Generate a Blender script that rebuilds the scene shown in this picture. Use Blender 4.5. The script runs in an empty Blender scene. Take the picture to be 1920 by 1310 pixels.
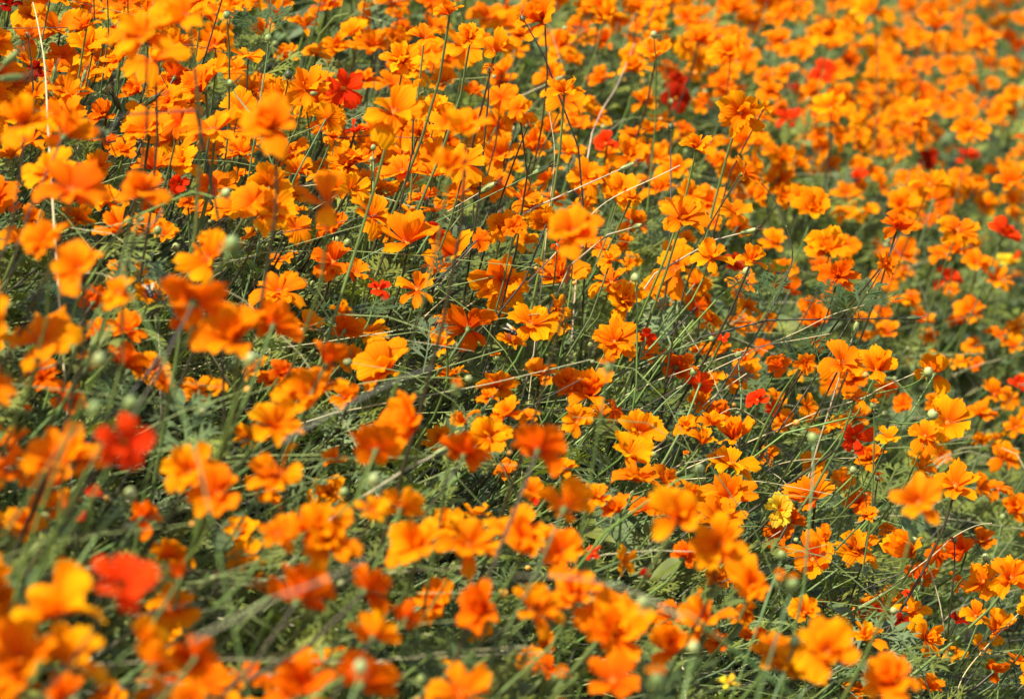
import bpy, math, random
import numpy as np
from mathutils import Vector, Matrix

random.seed(11)
rng = np.random.default_rng(7)
scene = bpy.context.scene
R = math.radians

# ------------------------------------------------------------------ camera
FPX = 4670.0                 # focal length in pixels of the 1920 px wide photograph
PITCH = R(22.0)
CAM_Z = 1.404
FOCUS = 2.80
cam_data = bpy.data.cameras.new("camera")
cam = bpy.data.objects.new("camera", cam_data)
scene.collection.objects.link(cam)
cam.location = (0, 0, CAM_Z)
cam.rotation_euler = (R(90) - PITCH, 0, 0)
cam_data.sensor_width = 36.0
cam_data.lens = 36.0 * FPX / 1920.0
cam_data.clip_start = 0.05
cam_data.clip_end = 500.0
cam_data.dof.use_dof = True
cam_data.dof.focus_distance = FOCUS
cam_data.dof.aperture_fstop = 5.6
cam_data.dof.aperture_blades = 7
scene.camera = cam

# ------------------------------------------------------------------ light
SUN = Vector((-0.46, -0.22, 0.86)).normalized()      # direction towards the sun
elev = math.asin(SUN.z)
azim = math.atan2(SUN.x, SUN.y)
world = bpy.data.worlds.new("World")
scene.world = world
world.use_nodes = True
wn = world.node_tree
sky = wn.nodes.new("ShaderNodeTexSky")
sky.sky_type = 'NISHITA'
sky.sun_disc = False
sky.sun_elevation = elev
sky.sun_rotation = azim
wn.links.new(sky.outputs[0], wn.nodes["Background"].inputs[0])
wn.nodes["Background"].inputs[1].default_value = 0.15
sl = bpy.data.lights.new("sun", 'SUN')
sl.energy = 4.7
sl.angle = R(0.5)
sl.color = (1.0, 0.955, 0.88)
sun = bpy.data.objects.new("sun", sl)
scene.collection.objects.link(sun)
sun.rotation_euler = SUN.to_track_quat('Z', 'Y').to_euler()
sun.location = (0, 0, 20)

vs = scene.view_settings
vs.view_transform = 'Standard'
vs.look = 'None'
vs.exposure = 0.95
vs.gamma = 1.0
vs.use_curve_mapping = False
scene.cycles.use_denoising = True
scene.cycles.max_bounces = 6
scene.cycles.transmission_bounces = 4

# ------------------------------------------------------------------ geometry of the place
CAMP = np.array([0, 0, CAM_Z])
C_R = np.array([1.0, 0, 0])
C_U = np.array([0, math.sin(PITCH), math.cos(PITCH)])
C_F = np.array([0, math.cos(PITCH), -math.sin(PITCH)])
SLX, SLY = -0.485, -0.012          # fall of the bank to the side and away
PLANT = 0.50                       # usual height of the flower tops over the ground


def bank(x):
    """Profile of the bank across: even fall in the middle, levelling out at its head and foot."""
    x = np.asarray(x, float)
    lo, hi, k = -2.6, 3.2, 0.9
    sp = lambda t: k * np.logaddexp(0, t / k)
    return SLX * (sp(x - lo) - sp(x - hi) + lo) - SLX * (k * math.log1p(math.exp((0 - lo) / k)) - k * math.log1p(math.exp((0 - hi) / k)) + lo)


def ground_z(x, y):
    # the bank drops a little more steeply just past its middle
    return bank(x) - 0.17 * (1 - np.exp(-(np.maximum(np.asarray(x, float) - .03, 0) / .42) ** 2)) + SLY * np.clip(y, -6, 60)


def ray(px, py):
    return C_R * ((px - 960) / FPX) + C_U * ((655 - py) / FPX) + C_F


def at(px, py, z):
    return CAMP + ray(px, py) * z


def canopy_depth(px, py, off=0.0):
    """Depth at which the line of sight meets the layer of flower tops (off metres above it)."""
    d = ray(px, py)
    lo, hi = 0.4, 30.0
    for _ in range(40):
        m = 0.5 * (lo + hi)
        p = CAMP + d * m
        if p[2] > float(ground_z(p[0], p[1])) + PLANT + off:
            lo = m
        else:
            hi = m
    return 0.5 * (lo + hi)


def project(p):
    d = p - CAMP
    z = d @ C_F
    return 960 + FPX * (d @ C_R) / z, 655 - FPX * (d @ C_U) / z, z


# ------------------------------------------------------------------ materials
def new_mat(name):
    m = bpy.data.materials.new(name)
    m.use_nodes = True
    nt = m.node_tree
    nt.nodes.clear()
    return m, nt, nt.nodes, nt.links


def leafy_mat(name, color_socket_fn, rough, spec, trans, bump_fn=None, trans_gain=(1, 1, 1)):
    m, nt, N, L = new_mat(name)
    out = N.new("ShaderNodeOutputMaterial")
    pr = N.new("ShaderNodeBsdfPrincipled")
    pr.inputs["Roughness"].default_value = rough
    pr.inputs["Specular IOR Level"].default_value = spec
    tr = N.new("ShaderNodeBsdfTranslucent")
    mix = N.new("ShaderNodeMixShader")
    mix.inputs[0].default_value = trans
    col = color_socket_fn(nt, N, L)
    L.new(col, pr.inputs["Base Color"])
    g = N.new("ShaderNodeMix"); g.data_type = 'RGBA'; g.blend_type = 'MULTIPLY'
    g.inputs[0].default_value = 1.0
    L.new(col, g.inputs[6]); g.inputs[7].default_value = (*trans_gain, 1)
    L.new(g.outputs[2], tr.inputs[0])
    if bump_fn:
        b = bump_fn(nt, N, L)
        L.new(b, pr.inputs["Normal"]); L.new(b, tr.inputs["Normal"])
    L.new(pr.outputs[0], mix.inputs[1]); L.new(tr.outputs[0], mix.inputs[2])
    L.new(mix.outputs[0], out.inputs[0])
    return m


def petal_material(name, base, mid, tip, tint_attr=None):
    def col(nt, N, L):
        uv = N.new("ShaderNodeUVMap"); uv.uv_map = "UVMap"
        sep = N.new("ShaderNodeSeparateXYZ"); L.new(uv.outputs[0], sep.inputs[0])
        ramp = N.new("ShaderNodeValToRGB")
        e = ramp.color_ramp.elements
        e[0].position = 0.0; e[0].color = (*base, 1)
        e[1].position = 1.0; e[1].color = (*tip, 1)
        k = e.new(0.42); k.color = (*mid, 1)
        L.new(sep.outputs[1], ramp.inputs[0])
        if tint_attr:
            t = N.new("ShaderNodeAttribute"); t.attribute_name = tint_attr
            tc = t.outputs["Color"]
        else:
            t = N.new("ShaderNodeObjectInfo"); tc = t.outputs["Color"]
        mul = N.new("ShaderNodeMix"); mul.data_type = 'RGBA'; mul.blend_type = 'MULTIPLY'
        mul.inputs[0].default_value = 1.0
        L.new(ramp.outputs[0], mul.inputs[6]); L.new(tc, mul.inputs[7])
        # faint streaks along the petal
        mp = N.new("ShaderNodeMapping"); mp.inputs["Scale"].default_value = (16, 1.6, 1)
        L.new(uv.outputs[0], mp.inputs[0])
        nz = N.new("ShaderNodeTexNoise"); nz.inputs["Scale"].default_value = 1.0
        nz.inputs["Detail"].default_value = 3
        L.new(mp.outputs[0], nz.inputs[0])
        r2 = N.new("ShaderNodeMapRange"); r2.inputs[1].default_value = 0.3; r2.inputs[2].default_value = 0.7
        r2.inputs[3].default_value = 0.80; r2.inputs[4].default_value = 1.08
        L.new(nz.outputs[0], r2.inputs[0])
        m2 = N.new("ShaderNodeMix"); m2.data_type = 'RGBA'; m2.blend_type = 'MULTIPLY'
        m2.inputs[0].default_value = 1.0
        L.new(mul.outputs[2], m2.inputs[6]); L.new(r2.outputs[0], m2.inputs[7])
        return m2.outputs[2]

    def bump(nt, N, L):
        uv = N.new("ShaderNodeUVMap"); uv.uv_map = "UVMap"
        w = N.new("ShaderNodeTexWave"); w.wave_type = 'BANDS'; w.bands_direction = 'X'
        w.inputs["Scale"].default_value = 1.5; w.inputs["Distortion"].default_value = 1.6
        w.inputs["Detail"].default_value = 1
        L.new(uv.outputs[0], w.inputs[0])
        b = N.new("ShaderNodeBump"); b.inputs["Strength"].default_value = 0.28
        b.inputs["Distance"].default_value = 0.001
        L.new(w.outputs[1], b.inputs["Height"])
        return b.outputs[0]
    return leafy_mat(name, col, 0.65, 0.03, 0.46, bump, (1.0, 0.80, 0.5))


ORANGE = ((0.78, 0.085, 0.001), (0.90, 0.205, 0.0015), (0.93, 0.315, 0.002))
MAT = {}
MAT["petal"] = petal_material("orange_petal", *ORANGE)
MAT["petal_mass"] = petal_material("orange_petal_mass", *ORANGE, tint_attr="tint")
MAT["petal_red"] = petal_material("red_petal", (0.60, 0.03, 0.002), (0.80, 0.036, 0.003), (0.86, 0.055, 0.003))
MAT["petal_yellow"] = petal_material("yellow_petal", (0.85, 0.42, 0.01), (0.88, 0.55, 0.02), (0.88, 0.62, 0.04))


def flat_col(c, noise=0.0, scale=40.0, use_obj=False):
    def f(nt, N, L):
        rgb = N.new("ShaderNodeRGB"); rgb.outputs[0].default_value = (*c, 1)
        s = rgb.outputs[0]
        if use_obj:
            t = N.new("ShaderNodeObjectInfo")
            mul = N.new("ShaderNodeMix"); mul.data_type = 'RGBA'; mul.blend_type = 'MULTIPLY'; mul.inputs[0].default_value = 1
            L.new(s, mul.inputs[6]); L.new(t.outputs["Color"], mul.inputs[7]); s = mul.outputs[2]
        if noise:
            g = N.new("ShaderNodeNewGeometry")
            nz = N.new("ShaderNodeTexNoise"); nz.inputs["Scale"].default_value = scale
            nz.inputs["Detail"].default_value = 4
            L.new(g.outputs["Position"], nz.inputs[0])
            r = N.new("ShaderNodeMapRange"); r.inputs[1].default_value = 0.25; r.inputs[2].default_value = 0.75
            r.inputs[3].default_value = 1 - noise; r.inputs[4].default_value = 1 + noise
            L.new(nz.outputs[0], r.inputs[0])
            m2 = N.new("ShaderNodeMix"); m2.data_type = 'RGBA'; m2.blend_type = 'MULTIPLY'; m2.inputs[0].default_value = 1
            L.new(s, m2.inputs[6]); L.new(r.outputs[0], m2.inputs[7]); s = m2.outputs[2]
        return s
    return f


def tint_col(nt, N, L):
    t = N.new("ShaderNodeAttribute"); t.attribute_name = "tint"
    g = N.new("ShaderNodeNewGeometry")
    nz = N.new("ShaderNodeTexNoise"); nz.inputs["Scale"].default_value = 60; nz.inputs["Detail"].default_value = 3
    L.new(g.outputs["Position"], nz.inputs[0])
    r = N.new("ShaderNodeMapRange"); r.inputs[1].default_value = 0.3; r.inputs[2].default_value = 0.7
    r.inputs[3].default_value = 0.75; r.inputs[4].default_value = 1.25
    L.new(nz.outputs[0], r.inputs[0])
    m2 = N.new("ShaderNodeMix"); m2.data_type = 'RGBA'; m2.blend_type = 'MULTIPLY'; m2.inputs[0].default_value = 1
    L.new(t.outputs["Color"], m2.inputs[6]); L.new(r.outputs[0], m2.inputs[7])
    return m2.outputs[2]


MAT["leaf_mass"] = leafy_mat("leaf_mass", tint_col, 0.55, 0.22, 0.34, None, (1.1, 1.25, 0.5))
MAT["stem_mass"] = leafy_mat("stem_mass", tint_col, 0.45, 0.4, 0.06)
MAT["stem_green"] = leafy_mat("stem_green", flat_col((0.105, 0.165, 0.038), 0.3, 30, True), 0.45, 0.4, 0.05)
MAT["stem_dark"] = leafy_mat("stem_dark", flat_col((0.040, 0.038, 0.016), 0.3, 30, True), 0.45, 0.4, 0.0)
MAT["straw"] = leafy_mat("straw", flat_col((0.42, 0.36, 0.20), 0.25, 50, True), 0.6, 0.3, 0.05)
MAT["leaf"] = leafy_mat("leaf", flat_col((0.060, 0.095, 0.026), 0.35, 60, True), 0.55, 0.22, 0.34, None, (1.1, 1.25, 0.5))
MAT["calyx"] = leafy_mat("calyx", flat_col((0.12, 0.16, 0.035), 0.3, 200), 0.5, 0.3, 0.08)
MAT["bud"] = leafy_mat("bud", flat_col((0.30, 0.33, 0.10), 0.25, 200, True), 0.45, 0.4, 0.1)
MAT["dry"] = leafy_mat("dry", flat_col((0.11, 0.055, 0.022), 0.4, 300), 0.75, 0.2, 0.05)
MAT["disc"] = leafy_mat("disc", flat_col((0.78, 0.24, 0.008), 0.3, 500), 0.6, 0.2, 0.1)
MAT["anther"] = leafy_mat("anther", flat_col((0.10, 0.035, 0.012), 0.3, 500), 0.6, 0.3, 0.0)
MAT["insect"] = leafy_mat("insect", flat_col((0.012, 0.010, 0.008), 0.4, 500), 0.4, 0.5, 0.0)


def soil_mat():
    m, nt, N, L = new_mat("soil")
    out = N.new("ShaderNodeOutputMaterial"); pr = N.new("ShaderNodeBsdfPrincipled")
    pr.inputs["Roughness"].default_value = 0.9
    g = N.new("ShaderNodeNewGeometry")
    nz = N.new("ShaderNodeTexNoise"); nz.inputs["Scale"].default_value = 7; nz.inputs["Detail"].default_value = 9
    L.new(g.outputs["Position"], nz.inputs[0])
    ramp = N.new("ShaderNodeValToRGB"); e = ramp.color_ramp.elements
    e[0].position = 0.35; e[0].color = (0.035, 0.026, 0.016, 1)
    e[1].position = 0.62; e[1].color = (0.050, 0.085, 0.026, 1)
    k = e.new(0.5); k.color = (0.06, 0.05, 0.026, 1)
    L.new(nz.outputs[0], ramp.inputs[0]); L.new(ramp.outputs[0], pr.inputs["Base Color"])
    b = N.new("ShaderNodeBump"); b.inputs["Strength"].default_value = 0.8; b.inputs["Distance"].default_value = 0.03
    n2 = N.new("ShaderNodeTexNoise"); n2.inputs["Scale"].default_value = 40; n2.inputs["Detail"].default_value = 6
    L.new(g.outputs["Position"], n2.inputs[0]); L.new(n2.outputs[0], b.inputs["Height"]); L.new(b.outputs[0], pr.inputs["Normal"])
    L.new(pr.outputs[0], out.inputs[0])
    return m


MAT["soil"] = soil_mat()


# ------------------------------------------------------------------ mesh helpers
def mesh_from(name, verts, faces, mats, uvs=None, tint=None, matidx=None, smooth=True):
    """verts (n,3); faces list/array of tris or quads (m,k); uvs per vertex; tint per vertex rgb."""
    verts = np.asarray(verts, np.float32)
    faces = np.asarray(faces, np.int32)
    me = bpy.data.meshes.new(name)
    nf, k = faces.shape
    me.vertices.add(len(verts)); me.vertices.foreach_set("co", verts.ravel())
    me.loops.add(nf * k); me.loops.foreach_set("vertex_index", faces.ravel())
    me.polygons.add(nf)
    me.polygons.foreach_set("loop_start", np.arange(0, nf * k, k, dtype=np.int32))
    for m in mats:
        me.materials.append(m)
    if matidx is not None:
        me.polygons.foreach_set("material_index", np.asarray(matidx, np.int32))
    me.polygons.foreach_set("use_smooth", np.full(nf, smooth))
    if uvs is not None:
        ul = me.uv_layers.new(name="UVMap")
        ul.data.foreach_set("uv", np.asarray(uvs, np.float32)[faces.ravel()].ravel())
    if tint is not None:
        a = me.attributes.new("tint", 'FLOAT_COLOR', 'POINT')
        t = np.ones((len(verts), 4), np.float32); t[:, :3] = tint
        a.data.foreach_set("color", t.ravel())
    me.update(calc_edges=True)
    return me


def link(name, me, parent=None, mat=None, color=None):
    o = bpy.data.objects.new(name, me)
    scene.collection.objects.link(o)
    if parent is not None:
        o.parent = parent
    if mat is not None:
        o.matrix_basis = mat
    if color is not None:
        o.color = (*color, 1)
    return o


def thing(name, label, cat, loc, group=None):
    o = bpy.data.objects.new(name, None)
    o.empty_display_size = 0.02
    scene.collection.objects.link(o)
    o.location = Vector(loc)
    o["label"] = label; o["category"] = cat
    if group:
        o["group"] = group
    return o


def basis(axis, spin=0.0):
    """3x3 whose z is axis."""
    z = np.asarray(axis, float); z = z / np.linalg.norm(z)
    a = np.array([1.0, 0, 0]) if abs(z[0]) < 0.8 else np.array([0, 1.0, 0])
    x = np.cross(a, z); x /= np.linalg.norm(x); y = np.cross(z, x)
    c, s = math.cos(spin), math.sin(spin)
    return np.stack([x * c + y * s, -x * s + y * c, z], axis=1)


def mat4(m3, t):
    M = Matrix.Identity(4)
    for i in range(3):
        for j in range(3):
            M[i][j] = float(m3[i, j])
        M[i][3] = float(t[i])
    return M


def bezier(p0, p1, p2, p3, n):
    t = np.linspace(0, 1, n)[:, None]
    return (1 - t) ** 3 * p0 + 3 * (1 - t) ** 2 * t * p1 + 3 * (1 - t) * t ** 2 * p2 + t ** 3 * p3


def tube(pts, r0, r1, sides=5):
    """Quad tube along pts, closed at the ends by its taper."""
    pts = np.asarray(pts, float); n = len(pts)
    tan = np.gradient(pts, axis=0); tan /= np.linalg.norm(tan, axis=1)[:, None] + 1e-9
    ref = np.array([0.31, 0.87, 0.12])
    x = np.cross(tan, ref); x /= np.linalg.norm(x, axis=1)[:, None] + 1e-9
    y = np.cross(tan, x)
    rad = np.linspace(r0, r1, n)
    ang = np.arange(sides) / sides * 2 * math.pi
    v = pts[:, None, :] + rad[:, None, None] * (np.cos(ang)[None, :, None] * x[:, None, :] + np.sin(ang)[None, :, None] * y[:, None, :])
    v = v.reshape(-1, 3)
    f = []
    for i in range(n - 1):
        for j in range(sides):
            a = i * sides + j; b = i * sides + (j + 1) % sides
            f.append((a, b, b + sides, a + sides))
    return v, np.array(f, np.int32)


# ------------------------------------------------------------------ petals
def petal_shape(kind, seed):
    """Unit petal along +x, base at the origin, upper face +z: ribbed, obovate with a toothed tip."""
    r = np.random.default_rng(seed)
    us = np.array([-1, -.66, -.33, 0, .33, .66, 1.0])
    tip = np.array([.84, .965, .90, 1.0, .90, .96, .83]) + r.normal(0, .028, 7)
    vsx = np.array([0, .22, .5, .78, 1.0])
    wid = np.interp(vsx, [0, .2, .45, .7, .88, 1], [.06, .14, .245, .325, .315, .22]) * r.uniform(.88, 1.16)
    if kind == 'narrow':
        wid = wid * .72
    lift, droop = {'flat': (.18, .30), 'cup': (.28, .05), 'curl': (.20, .55), 'narrow': (.22, .30), 'wavy': (.25, .32), 'ruffle': (.3, .2)}[kind]
    lift += r.normal(0, .04); droop += r.normal(0, .06)
    ph = r.uniform(0, 6.28); amp = {'wavy': .10, 'ruffle': .15}.get(kind, .05)
    edge = {'cup': .16, 'flat': .04, 'curl': -.04, 'narrow': .12, 'wavy': .05, 'ruffle': .03}[kind] + r.normal(0, .03)
    twist = r.normal(0, .10)
    V, U = [], []
    for i, v in enumerate(vsx):
        for j, u in enumerate(us):
            x = v * (1 + (tip[j] - 1) * v ** 5)
            y = u * wid[i]
            z = lift * v - droop * v * v * v + edge * u * u * v + amp * math.sin(3.1 * u + ph) * v * v + .018 * (1 if j % 2 else -1) * math.sin(math.pi * min(v * 1.1, 1))
            z += twist * u * v
            V.append((x, y, z)); U.append(((u + 1) / 2, v))
    F = []
    n = len(us)
    for i in range(len(vsx) - 1):
        for j in range(n - 1):
            a = i * n + j
            F.append((a, a + 1, a + n + 1, a + n))
    return np.array(V), np.array(F, np.int32), np.array(U)


KINDS = ['flat', 'flat', 'cup', 'curl', 'wavy', 'wavy', 'cup', 'ruffle', 'ruffle', 'narrow']
PETALS = [petal_shape(k, 100 + i) for i, k in enumerate(KINDS)]
PM = {}
for tag, mk in (("orange", "petal"), ("red", "petal_red"), ("yellow", "petal_yellow")):
    PM[tag] = [mesh_from("petal", v, f, [MAT[mk]], uvs=u) for v, f, u in PETALS]


def disc_shape():
    V, F, M = [], [], []
    # dome
    rings, seg = 3, 8
    V.append((0, 0, .085))
    for i in range(1, rings + 1):
        a = i / rings * math.pi / 2
        for j in range(seg):
            t = j / seg * 2 * math.pi
            V.append((.12 * math.sin(a) * math.cos(t), .12 * math.sin(a) * math.sin(t), .085 * math.cos(a)))
    for j in range(seg):
        F.append((0, 1 + j, 1 + (j + 1) % seg, 1 + (j + 1) % seg)); M.append(0)
    for i in range(rings - 1):
        for j in range(seg):
            a = 1 + i * seg + j; b = 1 + i * seg + (j + 1) % seg
            F.append((a, a + seg, b + seg, b)); M.append(0)
    # florets: stalks with a dark tip
    r = np.random.default_rng(5)
    for k in range(26):
        rr = .125 * math.sqrt((k + .5) / 26); t = k * 2.39996
        bx, by = rr * math.cos(t), rr * math.sin(t); bz = .085 * math.sqrt(max(0, 1 - (rr / .14) ** 2))
        h = r.uniform(.06, .12); ox, oy = bx * 1.35 + r.normal(0, .01), by * 1.35 + r.normal(0, .01)
        for (z0, z1, w, mi) in ((bz - .01, bz + h * .7, .012, 0), (bz + h * .62, bz + h, .016, 1)):
            i0 = len(V); f0 = (z0 - bz) / h; f1 = (z1 - bz) / h
            for q in range(3):
                a = q * 2.094
                V.append((bx + (ox - bx) * f0 + w * math.cos(a), by + (oy - by) * f0 + w * math.sin(a), z0))
            V.append((ox, oy, z1))
            for q in range(3):
                F.append((i0 + q, i0 + (q + 1) % 3, i0 + 3, i0 + 3)); M.append(mi if k % 3 else 0)
    # degenerate quads -> triangles
    T, TM = [], []
    for f, m in zip(F, M):
        if f[2] == f[3]:
            T.append(f[:3]); TM.append(m)
        else:
            T += [(f[0], f[1], f[2]), (f[0], f[2], f[3])]; TM += [m, m]
    return np.array(V), np.array(T, np.int32), TM


def calyx_shape():
    V, T = [], []
    seg = 8
    prof = [(.03, -.20), (.075, -.15), (.10, -.06), (.105, .0)]
    for r_, z in prof:
        for j in range(seg):
            t = j / seg * 6.28318
            V.append((r_ * math.cos(t), r_ * math.sin(t), z))
    for i in range(3):
        for j in range(seg):
            a = i * seg + j; b = i * seg + (j + 1) % seg
            T += [(a, b, b + seg), (a, b + seg, a + seg)]
    for j in range(seg):            # spreading bracts
        t = (j + .5) / seg * 6.28318
        i0 = len(V)
        for da, rr, z in ((-.28, .09, -.08), (.28, .09, -.08), (0, .26, -.10 if j % 2 else .06)):
            V.append((rr * math.cos(t + da), rr * math.sin(t + da), z))
        T.append((i0, i0 + 1, i0 + 2))
    return np.array(V), np.array(T, np.int32)


dv, df, dm = disc_shape()
DISC = mesh_from("disc", dv, df, [MAT["disc"], MAT["anther"]], matidx=dm)
cv, cf = calyx_shape()
CALYX = mesh_from("calyx", cv, cf, [MAT["calyx"]])


# ------------------------------------------------------------------ leaves
def lance(p, d, n, length, width, bend, V, T):
    """A narrow pointed blade of four triangles."""
    d = d / np.linalg.norm(d); s = np.cross(n, d); s /= np.linalg.norm(s) + 1e-9
    i = len(V)
    m1 = p + d * length * .35 + n * bend * length * .35
    m2 = p + d * length * .7 + n * bend * length * .3
    V += [p, m1 - s * width, m1 + s * width, m2 - s * width * .8, m2 + s * width * .8, p + d * length - n * abs(bend) * length * .3]
    T += [(i, i + 1, i + 2), (i + 1, i + 3, i + 2), (i + 2, i + 3, i + 4), (i + 3, i + 5, i + 4)]


def lance2(p, d, n, length, width, V, T):
    d = d / np.linalg.norm(d); s = np.cross(n, d); s /= np.linalg.norm(s) + 1e-9
    i = len(V)
    m = p + d * length * .45 + n * .05 * length
    V += [p, m - s * width, m + s * width, p + d * length]
    T += [(i, i + 1, i + 2), (i + 1, i + 3, i + 2)]


def leaf_shape(seed, fine=True):
    r = np.random.default_rng(seed)
    V, T = [], []
    n = np.array([0, 0, 1.0])
    arch = r.uniform(.15, .4)
    pos = lambda t: np.array([t, 0.04 * math.sin(3 * t + seed), .25 * t - arch * t * t])
    # midrib
    for a, b in ((0, .35), (.35, .7), (.7, 1.0)):
        pa, pb = pos(a), pos(b); i = len(V); w = .012
        V += [pa - np.array([0, w, 0]), pa + np.array([0, w, 0]), pb - np.array([0, w, 0]), pb + np.array([0, w, 0])]
        T += [(i, i + 2, i + 1), (i + 1, i + 2, i + 3)]
    for t in (.28, .44, .60, .76, .9) if fine else (.3, .55, .8):
        for s in (-1, 1):
            tt = t + r.uniform(-.04, .04); p = pos(tt)
            ang = R(r.uniform(38, 62)) * s
            d = np.array([math.cos(ang), math.sin(ang), r.uniform(-.15, .25)])
            ln = (.50 - .36 * abs(tt - .42)) * r.uniform(.8, 1.15)
            if fine:
                lance(p, d, n, ln, .027 * r.uniform(.8, 1.2), .12, V, T)
                for q in (.38, .66):
                    for s2 in (-1, 1):
                        a2 = ang + R(38) * s2
                        lance2(p + d * ln * q * .95, np.array([math.cos(a2), math.sin(a2), r.uniform(-.1, .25)]), n, ln * .40, .017, V, T)
            else:
                lance2(p, d, n, ln, .060, V, T)
    lance(pos(.93), np.array([1, 0, -.2]), n, .28, .045, .1, V, T) if fine else lance2(pos(.9), np.array([1, 0, -.2]), n, .3, .07, V, T)
    return np.array(V, float), np.array(T, np.int32)


LEAF = [leaf_shape(i, True) for i in range(4)]
LEAF_LO = [leaf_shape(40 + i, False) for i in range(3)]
LEAF_MESH = [mesh_from("leaf", v, t, [MAT["leaf"]], smooth=False) for v, t in LEAF]


# ------------------------------------------------------------------ setting: the bank
xs = np.concatenate([np.linspace(-120, -8, 18), np.linspace(-7, 8, 61), np.linspace(9, 120, 18)])
ys = np.concatenate([np.linspace(-60, -3, 10), np.linspace(-2, 14, 65), np.linspace(16, 220, 24)])
gx, gy = np.meshgrid(xs, ys)
gz = ground_z(gx, gy) + 0.012 * np.sin(gx * 5.1 + gy * 2.3) + 0.012 * np.sin(gy * 6.7 - gx * 1.9)
V = np.stack([gx, gy, gz], -1).reshape(-1, 3)
nx = len(xs)
F = [(j * nx + i, j * nx + i + 1, (j + 1) * nx + i + 1, (j + 1) * nx + i) for j in range(len(ys) - 1) for i in range(nx - 1)]
g = link("ground", mesh_from("ground", V, F, [MAT["soil"]]))
g["kind"] = "structure"; g["label"] = "dark soil of the sloping flower bank under the plants"; g["category"] = "ground"


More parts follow.
